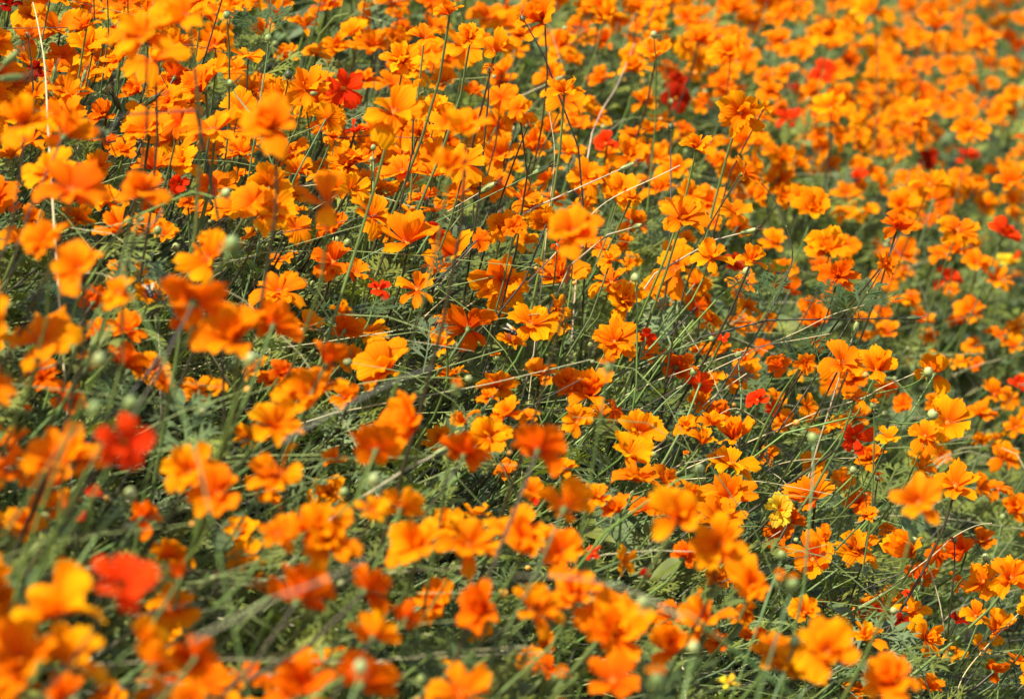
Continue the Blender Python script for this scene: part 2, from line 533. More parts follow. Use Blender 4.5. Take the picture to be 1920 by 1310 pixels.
# ------------------------------------------------------------------ the flowers read off the photograph
# x y width facing+flags ; facing: u held level, c tilted open, f upright face, b turned away, l / r lying over to a side
# flags: D double, n stands tall and close, s at the focused depth, k deep orange, y amber
ORANGE_LIST = """
108 55 72 c;160 50 55 us;170 92 92 cy;345 30 125 cn;268 66 112 un;332 82 72 cy;285 108 110 u;400 85 60 c;255 25 45 c;155 8 50 u;
60 66 62 c;378 165 92 cD;258 170 62 ls;330 143 58 bsk;45 230 112 cnD;125 252 88 bn;195 215 58 cDk;275 245 100 c;398 242 100 u;452 285 72 cy;
400 282 58 cy;66 178 52 c;100 134 48 c;118 166 44 ck;232 282 50 c;22 292 60 c;290 312 80 u;182 312 58 c;470 165 46 c;442 130 46 c;
518 16 72 c;494 56 52 cy;612 14 58 u;570 48 56 u;540 106 58 c;592 100 48 cy;632 92 60 cD;692 30 60 l;746 36 46 u;735 5 66 u;
660 58 52 cy;700 84 70 u;755 115 78 cDsy;796 70 56 usy;842 24 52 us;814 52 60 c;880 72 52 csy;915 33 60 c;930 92 82 cy;942 136 60 c;
575 165 88 c;688 150 50 c;740 208 112 c;772 176 60 cDs;512 236 112 cnD;548 286 72 c;602 242 46 c;624 258 34 usk;700 242 50 u;785 252 62 cDs;
870 247 92 cn;842 312 82 cn;940 292 72 c;755 319 74 us;560 320 54 c;885 172 50 c;832 155 55 c;1015 37 92 c;1135 32 66 c;1192 30 46 u;
1090 58 60 c;1227 48 45 u;1290 36 55 c;1376 20 50 c;1047 86 62 c;1130 82 60 c;1230 102 72 cy;1310 75 62 c;1366 100 72 cy;1190 130 66 cD;
1128 150 56 c;1057 172 66 csDy;1034 142 55 c;1205 190 55 cD;1357 162 56 c;1320 195 50 c;1390 212 82 fs;1434 202 28 rs;972 205 46 ls;1032 243 60 u;
1086 235 50 u;1240 230 46 u;1000 276 70 cy;1066 284 62 c;1182 292 76 cD;1305 275 60 us;1396 262 62 c;1396 324 62 rs;1340 310 60 c;1470 28 50 c;
1460 70 56 u;1555 60 70 cD;1632 20 72 cy;1755 50 72 u;1846 78 58 c;1555 200 60 cy;1528 175 52 c;1718 216 66 c;1820 245 70 u;1470 300 60 cy;
135 355 120 unk;265 360 92 un;202 376 58 cs;33 450 62 c;86 456 82 cn;222 430 84 c;150 504 92 cn;222 548 68 cny;280 552 56 cs;176 565 58 bk;
75 634 116 un;186 626 62 c;236 618 70 u;390 484 112 cny;365 560 106 bnk;346 604 60 bnk;440 634 132 cny;312 440 46 c;30 390 28 c;60 408 50 cs;
470 445 42 c;352 382 34 ck;610 378 112 cn;660 355 62 rsy;516 370 40 u;552 396 40 u;625 430 66 ck;765 448 96 us;768 400 46 cs;850 480 92 cs;
820 502 56 us;896 450 44 bs;940 425 58 cDs;942 524 98 fs;880 612 76 bsk;625 488 76 ck;668 510 48 u;524 545 82 c;782 540 68 cs;575 607 52 u;
640 586 46 b;648 618 56 bk;514 607 78 bnk;832 648 60 lsy;958 640 52 us;980 370 60 us;964 426 44 cDs;1075 435 92 cn;1090 390 58 cy;1050 515 88 csy;
1145 488 46 us;1146 526 70 us;1175 567 82 csy;1268 505 88 cs;1280 407 86 cs;1335 482 66 cs;1410 488 56 us;1182 375 48 cs;1185 412 50 b;1045 580 56 rs;
998 605 82 usy;1153 638 78 cs;1306 575 46 bk;1332 602 46 bk;1402 575 40 bk;1384 423 46 bk;1236 355 60 u;1525 393 72 cD;1590 365 56 c;1590 398 52 u;
1630 396 36 u;1655 352 56 u;1745 343 66 u;1750 374 60 b;1690 386 60 c;1683 423 62 usk;1848 384 46 b;1898 378 50 c;1895 342 60 c;1798 430 72 c;
1790 470 66 c;1833 494 60 c;1865 524 60 u;1553 470 76 c;1570 516 72 cDsk;1470 510 52 c;1480 546 50 bk;1658 498 44 rsk;1692 476 60 c;1660 522 50 c;
1686 567 42 u;1663 623 50 u;1725 600 54 u;1818 585 56 c;1618 598 46 cy;1530 607 66 ck;1868 628 42 u;1905 615 42 c;1900 650 50 u;1455 455 56 cy;
168 678 46 bk;232 682 72 bk;276 676 36 c;306 717 42 r;408 728 36 ck;130 745 62 bk;20 828 72 c;110 866 130 cn;166 860 62 cny;88 916 92 c;
268 968 56 bk;355 882 90 cny;410 924 104 cn;612 680 82 bnk;725 690 108 cns;526 700 52 ck;560 702 28 cs;585 738 112 un;652 746 62 c;515 796 92 cny;
522 890 104 ln;775 795 106 ln;870 790 52 cy;706 840 78 bnk;628 862 50 c;915 745 40 us;950 774 60 cs;918 818 76 csy;870 848 76 bnk;700 956 62 cny;
752 950 72 bn;580 986 96 cn;1012 702 66 csy;1062 714 44 cs;1105 738 98 csD;1150 770 46 rs;1082 790 60 cs;990 780 40 cs;1010 840 78 bnk;1062 880 40 us;
1200 810 84 csy;1180 852 86 cy;1195 896 76 u;1246 900 60 r;1288 800 46 us;1335 793 52 us;1316 828 56 us;1375 820 78 csy;1372 868 82 usy;1268 685 60 bsk;
1312 752 42 bk;1000 920 46 cDs;1120 930 56 us;1160 955 60 c;1060 948 90 bn;1290 925 50 rsy;1270 968 108 cny;1370 934 88 cs;1350 972 90 c;1510 680 42 fs;
1460 685 44 us;1580 678 76 cs;1645 690 76 cs;1752 698 62 bs;1755 760 50 u;1602 745 50 us;1635 858 60 cDs;1667 820 46 us;1735 815 62 cs;1778 790 82 c;
1865 738 62 u;1840 774 50 u;1906 800 48 c;1842 830 42 b;1885 857 62 cD;1728 850 44 c;1728 878 62 rs;1790 908 84 cs;1838 916 56 r;1872 914 50 u;
1906 950 52 c;1722 940 98 cn;1520 935 84 ls;1482 972 50 bk;1626 968 36 us;105 1143 154 cny;338 1080 58 bnk;36 1238 154 cn;130 1237 124 cny;270 1202 78 rny;
292 1242 70 bn;367 1228 72 bnk;120 1300 76 cnk;440 1281 34 c;355 1306 66 un;520 1000 66 cn;615 1010 114 cn;560 1120 116 bnk;688 1102 84 bnk;780 1021 108 cny;
880 1018 104 cny;965 1000 100 cn;912 1146 102 lnk;700 1190 76 bn;762 1156 60 bnk;562 1287 122 cnk;682 1276 100 bnk;868 1298 114 cny;845 1242 42 bk;985 1018 90 cn;
1055 1030 92 cn;1078 1114 82 cny;1000 1140 98 cn;1152 1182 134 cnD;1148 1272 100 cnk;1268 1213 98 ln;1322 1162 92 ln;1350 1020 96 cn;1286 1040 60 ck;1410 1095 84 cn;
1400 1142 62 fDs;1524 1046 98 cs;1545 1015 70 cs;1605 1028 76 cs;1708 1037 102 ls;1756 1040 42 rsy;1806 1030 62 lsk;1840 1014 52 uk;1728 1083 54 bsk;1842 1088 62 ls;
1896 1082 76 cs;1508 1146 62 c;1626 1196 64 us;1708 1146 60 u;1738 1196 64 rs;1830 1152 54 us;1865 1182 74 cs;1862 1255 48 bk;1906 1240 42 u;1455 1232 94 cn;
1498 1252 92 cn;1552 1221 112 cn;1666 1278 98 cn;1740 1288 54 c
"""
RED_LIST = """
645 165 66 fs scarlet|five broad petals around a dark seed head;70 130 32 f crimson|half hidden behind tall bare stems;18 8 42 c crimson|at the far upper edge of the patch;
665 246 46 us scarlet|low beside a bent dark stem;1268 185 46 f crimson|dark, under a brighter red one;1270 155 44 c scarlet|bright, just above a dark crimson one;
1545 134 50 cD scarlet|ruffled, touching an orange flower;1486 166 24 c crimson|tiny, in deep shade;1480 222 46 u scarlet|flat, below a pair of tall orange flowers;
1740 300 40 fD crimson|ruffled and dark, paired with a brighter one;1815 293 42 c scarlet|round, standing alone among green leaves;335 345 36 f scarlet|under a large soft orange flower;
808 434 44 bs scarlet|behind a flat open orange flower;710 540 44 us scarlet|deep among tangled stems;1210 632 30 bs scarlet|next to a bristly seed head;
1355 632 26 cs scarlet|small, at the end of a bristly seed head;1610 334 42 c scarlet|perched above two orange flowers;1884 438 62 c scarlet|large and round, above a yellow-edged flower;
1780 522 46 u scarlet|low and flat over a dark green gap;232 828 88 fn scarlet|large five-petalled, facing out with a dark eye;175 922 28 c scarlet|small, under a pair of orange flowers;
155 972 26 c scarlet|tiny, in two lobes;225 1094 118 cn scarlet|very large with an orange-flushed petal;1312 718 46 bsk scarlet|orange red, behind crossing stems;
1420 748 42 cs scarlet|orange red star among thin stems;1450 766 30 c scarlet|small, beside an orange red star;1602 820 62 fs scarlet|torn, hanging from a dark arching stem;
1910 718 32 u scarlet|at the open side of the bank;1000 942 22 u scarlet|tucked beneath a ruffled orange flower;1115 1036 36 cs scarlet|low down, between two large orange flowers;
1210 1075 22 cs crimson|small, under an arching pale stalk;1690 1166 30 fs crimson|behind a drooping orange flower;1645 1142 26 rs crimson|under a curved pale stalk;
1796 1160 36 usk crimson|brown red, beside a pale open orange flower;1700 1112 18 cs scarlet|half open, among broad leaves;1135 268 44 c scarlet|orange red, behind a double orange flower
"""
YELLOW_LIST = """
1462 953 62 fs|yellow gold flower with a curled stem across its face;1366 1278 34 us|small bright yellow flower low in the shade;1893 492 50 u|yellow-petalled flower under a large red one
"""


def parse(s):
    return [q.strip() for q in s.replace("\n", "").split(";") if q.strip()]


def wind(px, py):
    t = np.clip((py / 1310 * 1.1 - px / 1920 * .55) * 0.75 + .38, .10, .85)
    return 0.06 + 0.34 * float(t)


FACES = {'u': (0.05, -0.18, 1.0), 'c': (-0.10, -0.52, 1.0), 'f': (0.05, -1.0, 0.22), 'b': (0.25, 0.95, 0.30),
         'l': (-0.85, -0.55, 0.75), 'r': (0.85, -0.45, 0.75)}


def depth_for(px, py, w, flags):
    zc = canopy_depth(px, py)
    if 's' in flags:
        z = float(np.clip(FOCUS + random.uniform(-.16, .2), zc * .72, canopy_depth(px, py, -.06)))
    elif 'n' in flags:
        z = max(zc * .66, min(zc * .95, 1 / (1 / FOCUS + random.uniform(.12, .20))))
    else:
        z = float(np.clip(FPX * .054 / w, zc * .80, canopy_depth(px, py, -.06)))
    if 'R' in flags and 's' not in flags:
        z *= .86 if w > 80 else .92 if w > 50 else .98
    D = w * z / FPX
    if D > .074:
        z *= .074 / D; D = .074
    return z, D, zc


def stem_curve(head, axis, px, py, n=9, lean=None):
    wd = (wind(px, py) if lean is None else lean) * random.uniform(.55, 1.3)
    bx = head[0] - wd + random.gauss(0, .03); by = head[1] + random.gauss(0, .07)
    base = np.array([bx, by, float(ground_z(bx, by)) - .01])
    h = head[2] - base[2]
    if h < .12:
        bx, by = head[0] - .03, head[1]; base = np.array([bx, by, float(ground_z(bx, by)) - .01]); h = head[2] - base[2]
    ax = np.array(axis) / np.linalg.norm(axis)
    p1 = base + np.array([wd * .12 + random.gauss(0, .02), random.gauss(0, .03), h * .42])
    tang = 0.62 * ax + np.array([wd * .9, 0, .55]); tang /= np.linalg.norm(tang)
    p2 = head - tang * h * .30
    return base, bezier(base, p1, p2, head, n)


flower_positions = []     # (px, py, w) of everything placed, for the infill
tallies = {}
landmarks = []


def build_flower(px, py, w, code, colour, label, cat="flower", group=None, name="cosmos_flower"):
    face, flags = code[0], code[1:]
    z, D, zc = depth_for(px, py, w, flags)
    head = at(px, py, z)
    ax = np.array(FACES[face]) + rng.normal(0, .13, 3)
    if face == 'c':
        ax = ax + np.array([rng.normal(0, .24), rng.uniform(-.25, .35), 0])
    ax /= np.linalg.norm(ax)
    L = D * (.60 if face in 'ulrf' else .64 if face == 'b' else .575) * (1.08 if w > 70 and py > 380 else 1.0)
    head = head - ax * L * .12
    base, curve = stem_curve(head - ax * L * .18, ax, px, py)
    root = thing(name, label, cat, base, group)
    T0 = Matrix.Translation(Vector(-base))
    r0 = .0011 + .0007 * random.random()
    v, f = tube(curve - base, r0 * 1.5, r0 * .85, 5)
    dark = random.random() < (.5 if py < 520 else .22)
    tn = random.uniform(.75, 1.35)
    link("stem", mesh_from("stem", v, f, [MAT["stem_dark" if dark else "stem_green"]]), root, None, (tn * random.uniform(.9, 1.2), tn, tn * random.uniform(.7, 1.1)))
    B = basis(ax, random.uniform(0, 6.28))
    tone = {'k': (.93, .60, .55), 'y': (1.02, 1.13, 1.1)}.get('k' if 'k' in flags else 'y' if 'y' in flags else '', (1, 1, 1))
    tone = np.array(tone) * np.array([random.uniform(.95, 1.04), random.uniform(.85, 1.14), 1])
    n = 8 if random.random() < .75 else 7
    if colour == 'red':
        n = 5 if face == 'f' and w > 60 else 6 if w > 40 else 5
        tone = np.array([1, 1, 1]) if 'crimson' not in label else np.array([.42, .25, .5])
        if random.random() < .3:
            tone = tone * np.array([1.05, 1.35, 1])
    cup = {'f': 32, 'u': 24, 'l': 34, 'r': 34}.get(face, 29) + random.gauss(0, 9)
    rings = [(n, 1.0, cup, 0)]
    if 'D' in flags:
        rings.append((n - 1, .80, cup + 22, .4)); rings.append((5, .55, cup + 42, .1))
    elif random.random() < .75:
        rings.append((n - 3, .80, cup + 18, .4))
    pm = PM[colour]
    fold = random.random() < .25
    slim = random.uniform(.80, 1.08)
    if colour == 'red':
        slim, fold = 1.22, False
        rings = [(n, 1.0, min(cup, 26), 0)] + rings[1:2]
    if slim < .85 and colour == 'orange':
        rings[0] = (n + 1, 1.0, cup, 0)
    for (k, sc, el, off) in rings:
        for i in range(k):
            if random.random() < .04:
                continue
            a = (i + off) / k * 2 * math.pi + random.gauss(0, .10)
            e = R(el + random.gauss(0, 14) + (random.uniform(15, 45) if fold and i % 3 == 0 else 0))
            m = random.randrange(len(pm))
            s = L * sc * random.uniform(.88, 1.1)
            wide = s * slim * random.uniform(.88, 1.14)
            rz = np.array([[math.cos(a), -math.sin(a), 0], [math.sin(a), math.cos(a), 0], [0, 0, 1]])
            ry = np.array([[math.cos(e), 0, -math.sin(e)], [0, 1, 0], [math.sin(e), 0, math.cos(e)]])
            tw = random.gauss(0, .18)
            rx = np.array([[1, 0, 0], [0, math.cos(tw), -math.sin(tw)], [0, math.sin(tw), math.cos(tw)]])
            M3 = B @ rz @ ry @ rx @ np.diag([s, wide, s])
            p = head + (B @ rz)[:, 0] * L * .05 * sc
            c = tone * np.array([1, random.uniform(.82, 1.14), 1])
            if label.startswith("yellow-petalled") and i in (1, 2):
                c = np.array([.9, .12, .1])
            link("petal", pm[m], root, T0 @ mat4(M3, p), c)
    link("disc", DISC, root, T0 @ mat4(B * L, head))
    link("calyx", CALYX, root, T0 @ mat4(B * L, head))
    if w > 44 and z < 3.6 and random.random() < .55:
        for q in range(random.choice((1, 2))):
            i = random.randrange(2, 6); p = curve[i]
            a = random.uniform(0, 6.28)
            d = np.array([math.cos(a), math.sin(a), random.uniform(.1, .9)])
            Bl = basis(np.cross(d, np.array([-math.sin(a), math.cos(a), 0])) * 1.0)
            xx = d / np.linalg.norm(d); zz = np.cross(xx, np.array([-math.sin(a), math.cos(a), 0])); zz /= np.linalg.norm(zz)
            if zz[2] < 0:
                zz = -zz
            yy = np.cross(zz, xx)
            s = random.uniform(.035, .07)
            link("leaf", random.choice(LEAF_MESH), root, T0 @ mat4(np.stack([xx, yy, zz], 1) * s, p), (tn, tn, tn))
    flower_positions.append((px, py, w, z))
    return root


red_items = []
for q in parse(RED_LIST):
    a, b = q.split("|")
    x, y, w, code, tone = a.split()
    red_items.append((float(x), float(y), float(w), code, tone, b))
yel_items = []
for q in parse(YELLOW_LIST):
    a, b = q.split("|")
    x, y, w, code = a.split()
    yel_items.append((float(x), float(y), float(w), code, b))
org_items = []
for q in parse(ORANGE_LIST):
    x, y, w, code = q.split()
    org_items.append((float(x), float(y), float(w), code))

# x y width kind tone leanx leany(up in picture) ; kinds: b bud, o orange-tipped bud, s seed head, h bristly head, w withered flower
HEADS = """
1258 237 13 b dark 1258 410;1335 355 11 b pale 1330 410;1286 284 9 b green 1302 350;1299 309 9 b green 1308 370;432 155 12 b green 470 215;
800 182 10 b green 805 260;794 172 9 b green 804 250;742 206 9 b green 745 280;700 276 11 b green 700 340;697 298 9 b pale 697 350;
697 311 8 b pale 697 360;1400 508 16 b pale 1345 560;1191 520 17 b pale 1195 580;1497 537 10 b green 1485 640;1421 548 10 b pale 1430 620;1436 576 7 b pale 1440 640;
1490 407 9 b dark 1488 460;1573 660 10 b dark 1560 700;1626 662 9 b dark 1620 720;1741 696 18 b pale 1620 745;1750 776 20 o pale 1600 781;1587 751 9 b green 1585 820;
1638 758 14 o green 1640 810;1525 819 22 o green 1525 880;1226 851 12 b pale 1225 920;1287 855 14 o green 1285 920;1361 862 15 o green 1360 910;1313 878 18 b pale 1270 900;
1141 685 22 o green 1130 760;1301 696 13 o green 1240 760;1384 664 14 o green 1390 740;856 723 20 o green 850 790;931 671 14 o green 930 730;702 897 22 b pale 640 960;
646 921 18 b green 600 970;832 844 32 s pale 760 880;386 1092 34 s pale 300 1150;676 1248 26 b pale 660 1310;791 1272 20 b green 770 1310;1206 1127 24 b pale 1290 1150;
1136 1122 20 b pale 1120 1180;1024 1105 18 b pale 960 1150;1246 1161 15 o green 1240 1210;1301 1211 22 b pale 1290 1270;1233 1268 26 o green 1230 1310;1044 1268 20 o green 1000 1310;
1056 1263 22 o green 1080 1310;1560 1190 20 b green 1530 1250;1490 1201 20 b green 1470 1260;1466 1038 18 o green 1450 1090;1462 1080 20 o green 1450 1140;1487 1091 22 o green 1470 1150;
1848 1043 14 b pale 1800 1090;1714 1012 14 b pale 1690 985;1782 1223 13 o green 1770 1270;472 671 22 b pale 440 760;187 671 24 b pale 150 760;178 763 26 b green 120 830;
246 753 24 b green 200 820;51 772 16 o green 20 830;245 924 22 b pale 200 980;294 602 26 s pale 300 660;436 455 30 b green 400 520;330 462 14 b pale 325 540;
296 431 16 b green 270 500;315 370 20 b green 260 450;425 361 18 b pale 360 360;630 450 16 b pale 560 450;652 455 16 b green 600 470;570 449 26 s green 520 520;
688 504 16 b pale 660 570;586 531 12 b green 560 600;22 108 34 s green 0 130;24 146 36 s green -30 150;102 138 24 s green 90 230;425 28 14 b green 430 90;
432 46 10 b green 432 110;503 71 14 b green 486 205;516 82 12 b green 510 150;541 140 16 b dark 530 200;1226 64 13 b pale 1230 110;1110 240 16 s green 1110 330;
158 142 20 s green 140 200;203 166 20 s pale 120 330;286 186 28 s dark 190 250;337 282 22 s green 330 330;186 250 20 o dark 230 215;1047 148 20 s pale 978 180;
1016 318 26 s green 690 480;1176 312 24 s pale 1000 390;1405 433 26 s pale 1340 450;1196 424 24 s pale 1140 440;980 34 24 w dark 1020 105;918 132 26 w dark 915 190;
990 236 24 w dark 965 300;1335 635 22 h green 1250 660;1202 642 22 h dark 1190 700;1107 646 20 h green 1100 700;1709 596 26 s dark 1440 600;1604 616 26 s pale 1580 690;
1700 482 16 h green 1660 500;1365 458 18 h dark 1362 560;915 352 30 s pale 700 480;1384 776 22 h green 1370 840;1646 896 24 w dark 1640 940;52 66 26 w dark 60 130;
218 190 28 s dark 250 250;1045 462 30 w red 1040 520;1075 482 26 w pale 1070 540;1600 880 14 b pale 1590 930;1790 1012 20 w dark 1790 1060;1545 1130 20 w dark 1540 1200;
1880 968 12 b green 1870 1020;640 1222 14 o green 630 1270;1015 1062 14 b pale 1000 1110;1660 1238 18 w pale 1650 1290;150 455 12 b dark 140 520
"""
head_items = []
for q in HEADS.replace("\n", "").split(";"):
    if q.strip():
        hx, hy, hw, hk, ht = q.split()[:5]
        head_items.append((float(hx), float(hy), float(hw), hk, ht))

SPECIAL = {  # orange flowers one can point at by their look
    (942, 524): "deep cup-shaped orange flower on edge with one bright petal fold inside",
    (1390, 212): "cup-shaped orange flower standing tall on a long dark stem, anthers showing",
    (1175, 567): "flat amber flower with separate notched petals, wide open over a dark slanting stem",
    (1105, 738): "large layered orange flower with one tall upright petal and a bud at its tip",
    (1268, 505): "open orange flower in profile with one petal raised like a sail",
    (1372, 868): "flat amber flower with thin rolled petals and a round bud above it",
    (880, 612): "deep orange flower seen from behind with a thin stem across it",
    (1510, 680): "small narrow-petalled orange flower on edge beside a long diagonal stem",
    (1396, 324): "pale orange flower flopped on its side at the end of a dark arching stem",
    (765, 448): "broad shallow orange flower held level with a red one behind it",
    (755, 115): "tall layered orange flower showing its dark calyx on a pale diagonal stem",
    (1683, 423): "orange flower held level on top of a very long diagonal stem",
    (1658, 498): "thin spiky orange flower half closed against a long diagonal stem",
    (1075, 435): "smooth round orange flower close in front of a withered red one",
    (440, 634): "very large soft amber flower with a pale bud against its edge",
    (390, 484): "large soft amber flower above two deep orange flowers facing away",
    (105, 1143): "very large soft amber flower touching the biggest red flower",
    (560, 1120): "deep orange flower facing away, crossed by a pale stick",
    (1520, 935): "cupped orange flower opening sideways beside a yellow gold one",
    (1790, 908): "ribbed orange flower with a clear ring of anthers, in a row of orange flowers",
    (1708, 1037): "broad bowl-shaped orange flower tipped on its side with overlapping petals",
    (1524, 1046): "large shallow orange flower with a curved blade of grass across it",
    (522, 890): "orange flower opened like a bowl with one petal curled high",
    (775, 795): "large orange flower with pointed petals rising like a crown",
    (1152, 1182): "large ragged orange flower with many pointed petals",
    (135, 355): "broad flat soft orange flower hiding the stems below it",
    (1525, 393): "ball-shaped double orange flower beside a small dark bud",
    (1735, 815): "small open orange flower with a visible ring of anthers on a dark stem",
}


def size_word(w):
    return "very large" if w >= 112 else "large" if w >= 86 else "medium" if w >= 62 else "small" if w >= 46 else "tiny"


def tone_word(code):
    return "deep orange" if 'k' in code else "amber" if 'y' in code else "orange"


FACE_WORD = {'u': "held level", 'c': "wide open", 'f': "standing on edge", 'b': "turned away", 'l': "tipped uphill", 'r': "tipped downhill"}
HEAD_WORD = {'b': "round {} bud", 'o': "orange-tipped {} bud", 's': "pointed {} seed head", 'h': "bristly {} seed head", 'w': "shrivelled {} flower"}
TONE_WORD = {'dark': "dark", 'pale': "pale", 'green': "green", 'red': "reddish"}


def neighbours(x, y):
    """What stands around a spot, nearest first, as short phrases."""
    c = [(math.hypot(x - r[0], y - r[1]) * .8, ("large " if r[2] > 56 else "small " if r[2] < 34 else "") + r[4] + " flower") for r in red_items]
    c += [(math.hypot(x - r[0], y - r[1]) * .8, "yellow flower") for r in yel_items]
    c += [(math.hypot(x - r[0], y - r[1]), HEAD_WORD[r[3]].format(TONE_WORD[r[4]])) for r in head_items]
    c += [(math.hypot(x - r[0], y - r[1]) + 12, f"{size_word(r[2])} {tone_word(r[3])} flower {FACE_WORD[r[3][0]]}") for r in org_items if (r[0], r[1]) != (x, y)]
    return [t[1] for t in sorted(c, key=lambda t: t[0]) if t[0] > .5]


used_labels = {}


def an(p):
    return ("an " if p[0] in "aeiou" else "a ") + p


def unique_label(core, x, y):
    """core plus as many neighbours as it takes to single the thing out, within sixteen words."""
    nb = neighbours(x, y)
    tries = [f"{core} beside {an(nb[0])}", f"{core} beside {an(nb[1])}", f"{core} between {an(nb[0])} and {an(nb[1])}", f"{core} near {an(nb[2])}", f"{core} between {an(nb[0])} and {an(nb[2])}", f"{core} near {an(nb[3])}", f"{core} near {an(nb[4])}"]
    for t in tries:
        if len(t.split()) <= 16 and t not in used_labels:
            used_labels[t] = 1
            return t
    return tries[0]


def orange_label(x, y, w, code):
    k = (int(x), int(y))
    if k in SPECIAL:
        return SPECIAL[k]
    form = "double " if 'D' in code else ""
    return unique_label(f"{size_word(w)} {tone_word(code)} {form}flower {FACE_WORD[code[0]]}", x, y)


# the three hundred that show largest are flowers of their own, the smallest join the mass further down
by_size = sorted(org_items, key=lambda t: (-((int(t[0]), int(t[1])) in SPECIAL), -t[2]))
to_mass = set(by_size[300:])
for (x, y, w, code) in org_items:
    if (x, y, w, code) in to_mass:
        continue
    build_flower(x, y, w, code, 'orange', orange_label(x, y, w, code), group="orange cosmos flowers on the bank")
for (x, y, w, code, tone, txt) in red_items:
    build_flower(x, y, w, code + 'R', 'red', f"{tone} flower, {txt}", group="red cosmos flowers on the bank", name="red_cosmos_flower")
for (x, y, w, code, txt) in yel_items:
    build_flower(x, y, w, code, 'yellow', txt, group="yellow cosmos flowers", name="yellow_cosmos_flower")


# ------------------------------------------------------------------ buds and seed heads
def bud_shape(tipped=True):
    V, T, M = [], [], []
    seg = 8
    prof = [(.10, 0), (.36, .10), (.48, .35), (.46, .62), (.30, .86), (.06, 1.0)]
    for i, (r_, z) in enumerate(prof):
        for j in range(seg):
            t = j / seg * 6.28318
            rr = r_ * (1.06 if j % 2 else .94)
            V.append((rr * math.cos(t), rr * math.sin(t), z))
    for i in range(len(prof) - 1):
        for j in range(seg):
            a = i * seg + j; b = i * seg + (j + 1) % seg
            T += [(a, b, b + seg), (a, b + seg, a + seg)]
    return np.array(V), np.array(T, np.int32)


def bract_ring(r0, r1, z0, z1, n, half=.3, seed=1):
    r = np.random.default_rng(seed)
    V, T = [], []
    for j in range(n):
        t = j / n * 6.28318 + r.normal(0, .1); i0 = len(V)
        rr = r1 * r.uniform(.8, 1.2); zz = z1 * r.uniform(.85, 1.15)
        for da, q, z in ((-half, r0, z0), (half, r0, z0), (-half * .5, (r0 + rr) / 2 * 1.06, (z0 + zz) / 2), (half * .5, (r0 + rr) / 2 * 1.06, (z0 + zz) / 2), (0, rr, zz)):
            V.append((q * math.cos(t + da), q * math.sin(t + da), z))
        T += [(i0, i0 + 1, i0 + 3), (i0, i0 + 3, i0 + 2), (i0 + 2, i0 + 3, i0 + 4)]
    return np.array(V), np.array(T, np.int32)


bv, bt = bud_shape()
BUD = mesh_from("bud_body", bv, bt, [MAT["bud"]])
bv2, bt2 = bract_ring(.3, .85, .06, -.05, 8, .32, 2)
BUD_BRACT = mesh_from("bract", bv2, bt2, [MAT["calyx"]])
sv = bv * np.array([.55, .55, 1.9])
CAPSULE = mesh_from("capsule", sv, bt, [MAT["bud"]])
sv2, st2 = bract_ring(.2, .36, .1, 1.5, 8, .3, 3)
CAPSULE_BRACT = mesh_from("bract", sv2, st2, [MAT["calyx"]])
sv3, st3 = bract_ring(.12, .45, 1.6, 2.5, 9, .28, 4)
WITHERED = mesh_from("withered_petal", sv3, st3, [MAT["dry"]])
sv4, st4 = bract_ring(.1, 1.15, .5, 1.1, 22, .07, 6)
BRISTLE = mesh_from("bristle", sv4, st4, [MAT["dry"]])

head_names = {'b': ("flower_bud", "bud"), 'o': ("opening_bud", "bud"), 's': ("seed_head", "seed head"), 'h': ("bristly_seed_head", "seed head"), 'w': ("withered_flower", "flower")}


